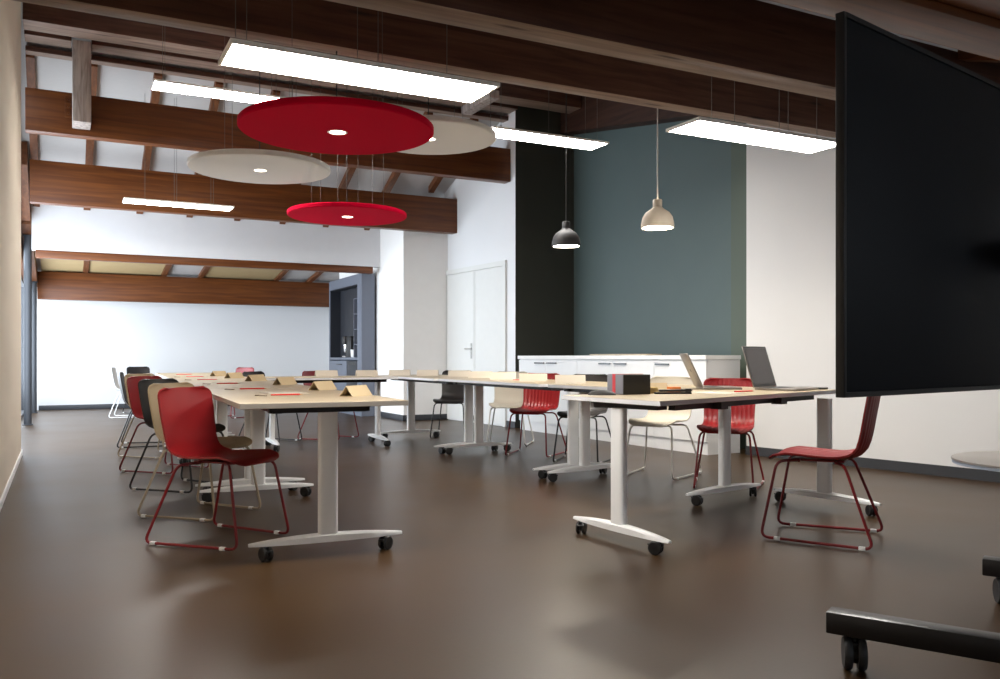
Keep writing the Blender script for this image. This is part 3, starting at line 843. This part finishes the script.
def pencil(x, y, deg, label, L=.175, group='red pencils'):
    t = thing('pencil', label, 'pencil', (x, y, ZT + .0042), R(deg), group)
    bm = bmesh.new(); add_tube(bm, [(-L / 2, 0, 0), (L / 2 - .02, 0, 0)], .0042, 6); obj('barrel', bm, M['pencil'], t)
    bm = bmesh.new(); add_lathe(bm, [(.0042, L / 2 - .02), (.0008, L / 2)], 6, axis='x'); obj('tip', bm, M['pencil_wood'], t)
PL = [(1.09, 4.62), (1.11, 5.62), (1.16, 6.85), (1.20, 8.15), (1.26, 9.4), (1.31, 10.7)]
NTH = ['nearest', 'second', 'third', 'fourth', 'fifth', 'sixth and farthest']
for k, (x, y) in enumerate(PL):
    pencil(x, y, 0, NTH[k] + ' red pencil from the front on the left row tables', .175 if k < 3 else .19)
    if k < 5:
        bm = bmesh.new(); add_box(bm, -.03, .03, -.010, .010, 0, .004, bev=.0015); add_box(bm, -.03, -.012, -.004, .004, .004, .0055)
        o = obj('leather_tag', bm, M['clip'], None, (x - .145 - .01 * k, y - .02, ZT + .0005), R(-38)); tag(o, 'small brown tag beside the %s red pencil of the left row' % NTH[k], 'tag', 'brown tags')
    bm = bmesh.new(); add_box(bm, -.105, .105, -.148, .148, 0, .0012)
    if k < 5:
        o = obj('paper_sheet', bm, M['paper'], None, (x + .05, y + .32, ZT + .0004), R(0)); tag(o, 'sheet of paper lying behind the %s red pencil of the left row' % NTH[k], 'paper', 'paper sheets')
    else: bm.free()
pencil(3.62, 3.83, 6, 'red pencil before the open laptop on the near right table', .175)
pencil(3.70, 6.72, -20, 'red pencil lying by the tent cards before the red ribbed chair', .175)

# black box with grey side and red ribbon; origin at its near bottom corner
t = thing('gift_box', 'black box with grey side and red ribbon on the near right table', 'box', (2.745, 3.835, ZT + .0008), R(-7))
obj('body', B(.001, .17, 0, .185, 0, .110, bev=.003), M['box'], t)
obj('grey_side', B(-.004, .0005, .001, .184, .001, .109, bev=.001), M['box_grey'], t)
bm = bmesh.new(); add_box(bm, -.0062, -.0042, .085, .118, .0005, .111); add_box(bm, -.0062, .172, .085, .118, .1102, .1118)
obj('red_ribbon', bm, M['red_band'], t)

bm = bmesh.new(); n_ = 10; rings = []
for i in range(n_ + 1):
    v = -1 + 2 * i / n_; hh = .012 + .020 * max(0, 1 - v * v) ** .7; ww = .012 + .022 * max(0, 1 - v * v) ** .6
    rings.append([bm.verts.new((.075 * v, ww * math.cos(R(k)), .003 + (hh - .003) * max(0, math.sin(R(k))))) for k in (0, 36, 72, 108, 144, 180)] )
for a_, c_ in zip(rings, rings[1:]):
    for k in range(6):
        f = bm.faces.new((a_[k], a_[(k + 1) % 6], c_[(k + 1) % 6], c_[k])); f.smooth = True
bm.faces.new(rings[0]); bm.faces.new(rings[-1][::-1])
tag(obj('glasses_case', bm, M['box'], None, (2.62, 3.86, ZT - .0022), R(-28)), 'small dark arched case left of the black box on the near right table', 'case')

t = thing('stapler', 'slim black stapler lying right of the black box on the near right table', 'stapler', (3.05, 3.79, ZT + .0008), R(-20))
obj('base', B(-.105, .105, -.017, .017, 0, .010, bev=.003), M['black'], t)
bm = bmesh.new(); add_box(bm, -.08, .108, -.013, .013, .012, .026, bev=.005); add_box(bm, .070, .105, -.015, .015, .0105, .029, bev=.005)
obj('arm', bm, M['black'], t)
tent(3.10, 4.02, -20, 'kraft tent card right of the black box, behind the stapler', 'cards by the black box', L=.15)
bm = bmesh.new(); add_box(bm, -.038, .038, -.038, .038, 0, .035, bev=.001)
tag(obj('sticky_notes', bm, M['yellow'], None, (2.99, 3.93, ZT + .0005), R(-10)), 'yellow block of notes right beside the black box', 'notes')
bm = bmesh.new(); add_box(bm, -.032, .032, -.025, .025, 0, .034, bev=.001)
tag(obj('sticky_notes', bm, M['orange'], None, (3.17, 3.93, ZT + .0005), R(-10)), 'orange block of notes behind the stapler', 'notes')

def laptop(x, y, az, tilt, label, W=.30, D=.21):
    """local -y is the front of the keyboard; az = azimuth the keyboard faces, clockwise from +y"""
    t = thing('laptop', label, 'laptop', (x, y, ZT + .001), R(180 - az))
    b = obj('base', B(-W / 2, W / 2, -D, 0, 0, .014, bev=.004), M['silver'], t)
    obj('keyboard', B(-W / 2 + .02, W / 2 - .02, -D * .52, -.02, .0142, .0152), M['keyboard'], b)
    obj('touchpad', B(-.05, .05, -D + .015, -D * .58, .0141, .0146), M['silver'], b)
    ld = obj('lid', B(-W / 2, W / 2, 0, .007, 0, D, bev=.003), M['silver'], t, (0, .003, .014)); ld.rotation_euler = (R(-tilt), 0, 0)
    obj('bezel', B(-W / 2 + .004, W / 2 - .004, -.001, -.0001, .006, D - .004), M['keyboard'], ld)
    obj('screen', B(-W / 2 + .016, W / 2 - .016, -.0016, -.0011, .022, D - .016), M['laptop_screen'], ld)
    bm = bmesh.new(); add_lathe(bm, [(.012, .0071), (.012, .0076)], 16, axis='y', center=(0, 0, D * .5)); obj('lid_emblem', bm, M['keyboard'], ld)
laptop(3.715, 4.34, 120, 25, 'left laptop, silver lid seen from behind, on the right row tables', .30, .24)
laptop(4.03, 4.07, 160, 17, 'right laptop with dark screen facing the camera, beside the display', .33, .275)
bm = bmesh.new(); add_box(bm, -.04, .04, -.10, .10, 0, .012, bev=.003)
tag(obj('notebook', bm, M['keyboard'], None, (4.33, 3.98, ZT + .0005), R(10)), 'thin dark notebook right of the open laptop, near the table end', 'notebook')
bm = bmesh.new(); add_box(bm, -.07, .07, -.10, .10, 0, .008, bev=.003)
tag(obj('notebook', bm, M['keyboard'], None, (3.42, 4.28, ZT + .0005), R(-30)), 'thin dark notebook left of the laptop with the silver lid', 'notebook')
bm = bmesh.new(); add_box(bm, -.105, .105, -.148, .148, 0, .0012)
tag(obj('paper_sheet', bm, M['paper'], None, (3.36, 3.80, ZT + .0004), R(12)), 'sheet of paper between stapler and red pencil on the near right table', 'paper', 'paper sheets')

# ------------------------------------------------------------------ display on a wheeled stand, round side table
t = thing('display_stand', 'large matt black display on a black wheeled stand, its back to the camera', 'display', (2.82, 1.625, 0), R(11))
SX0, SX1, Z0, Z1 = -1.248, .86, .852, 1.742
obj('back_panel', B(SX0 + .012, SX1 - .012, -.012, .004, Z0 + .012, Z1 - .012, bev=.002), M['display'], t)
bm = bmesh.new()
add_box(bm, SX0, SX0 + .012, -.016, .006, Z0, Z1, bev=.002); add_box(bm, SX1 - .012, SX1, -.016, .006, Z0, Z1, bev=.002)
add_box(bm, SX0 + .012, SX1 - .012, -.016, .006, Z0, Z0 + .012); add_box(bm, SX0 + .012, SX1 - .012, -.016, .006, Z1 - .012, Z1)
obj('bezel', bm, M['display_frame'], t)
obj('screen', B(SX0 + .02, SX1 - .02, .0045, .008, Z0 + .02, Z1 - .02, bev=.001), M['laptop_screen'], t)
for x, px in ((-.55, -.50), (.55, .60)):
    f_ = obj('foot', B(-.036, .036, -.40, .385, .106, .172, bev=.005), M['black_metal'], t, (x, 0, 0), R(17))
    for y in (.31, -.33):
        bm = bmesh.new(); add_tube(bm, [(0, 0, .085), (0, 0, .107)], .014, 10); add_box(bm, -.014, .014, -.026, .026, .060, .088, bev=.003)
        c = obj('caster', bm, M['black'], f_, (0, y, 0), R(-70))
        bm = bmesh.new()
        for x0 in (-.032, .008):
            add_lathe(bm, [(.026, x0), (.045, x0), (.050, x0 + .006), (.050, x0 + .018), (.045, x0 + .024), (.026, x0 + .024)], 32, axis='x', center=(0, 0, .0502))
        add_tube(bm, [(-.030, 0, .0502), (.030, 0, .0502)], .030, 12)
        obj('wheel', bm, M['rubber'], c)
    obj('post', B(px - .025, px + .025, -.24, -.19, .165, 1.5, bev=.004), M['black_metal'], t)
    obj('bracket', B(px + .20, px + .24, -.195, -.0165, 1.20, 1.30, bev=.003), M['black_metal'], t)
obj('cross_beam', B(-.475, .84, -.235, -.195, 1.22, 1.28, bev=.003), M['black_metal'], t)
t = thing('round_side_table', 'low light grey round table at the right edge before the right wall', 'side table', (4.05, 2.32, 0))
bm = bmesh.new(); add_lathe(bm, [(.38, .456), (.40, .460), (.40, .468), (.397, .470)], 64); obj('tabletop', bm, M['grey_top'], t)
bm = bmesh.new(); add_lathe(bm, [(.385, .442), (.397, .444), (.397, .456), (.385, .456)], 64, close=True); obj('rim', bm, M['blue_edge'], t)
bm = bmesh.new(); add_tube(bm, [(0, 0, .012), (0, 0, .455)], .02, 16); obj('column', bm, M['white_metal'], t)
bm = bmesh.new(); add_lathe(bm, [(.11, 0), (.11, .006), (.03, .014)], 40, center=(0, 0, 0)); obj('base', bm, M['white_metal'], t)
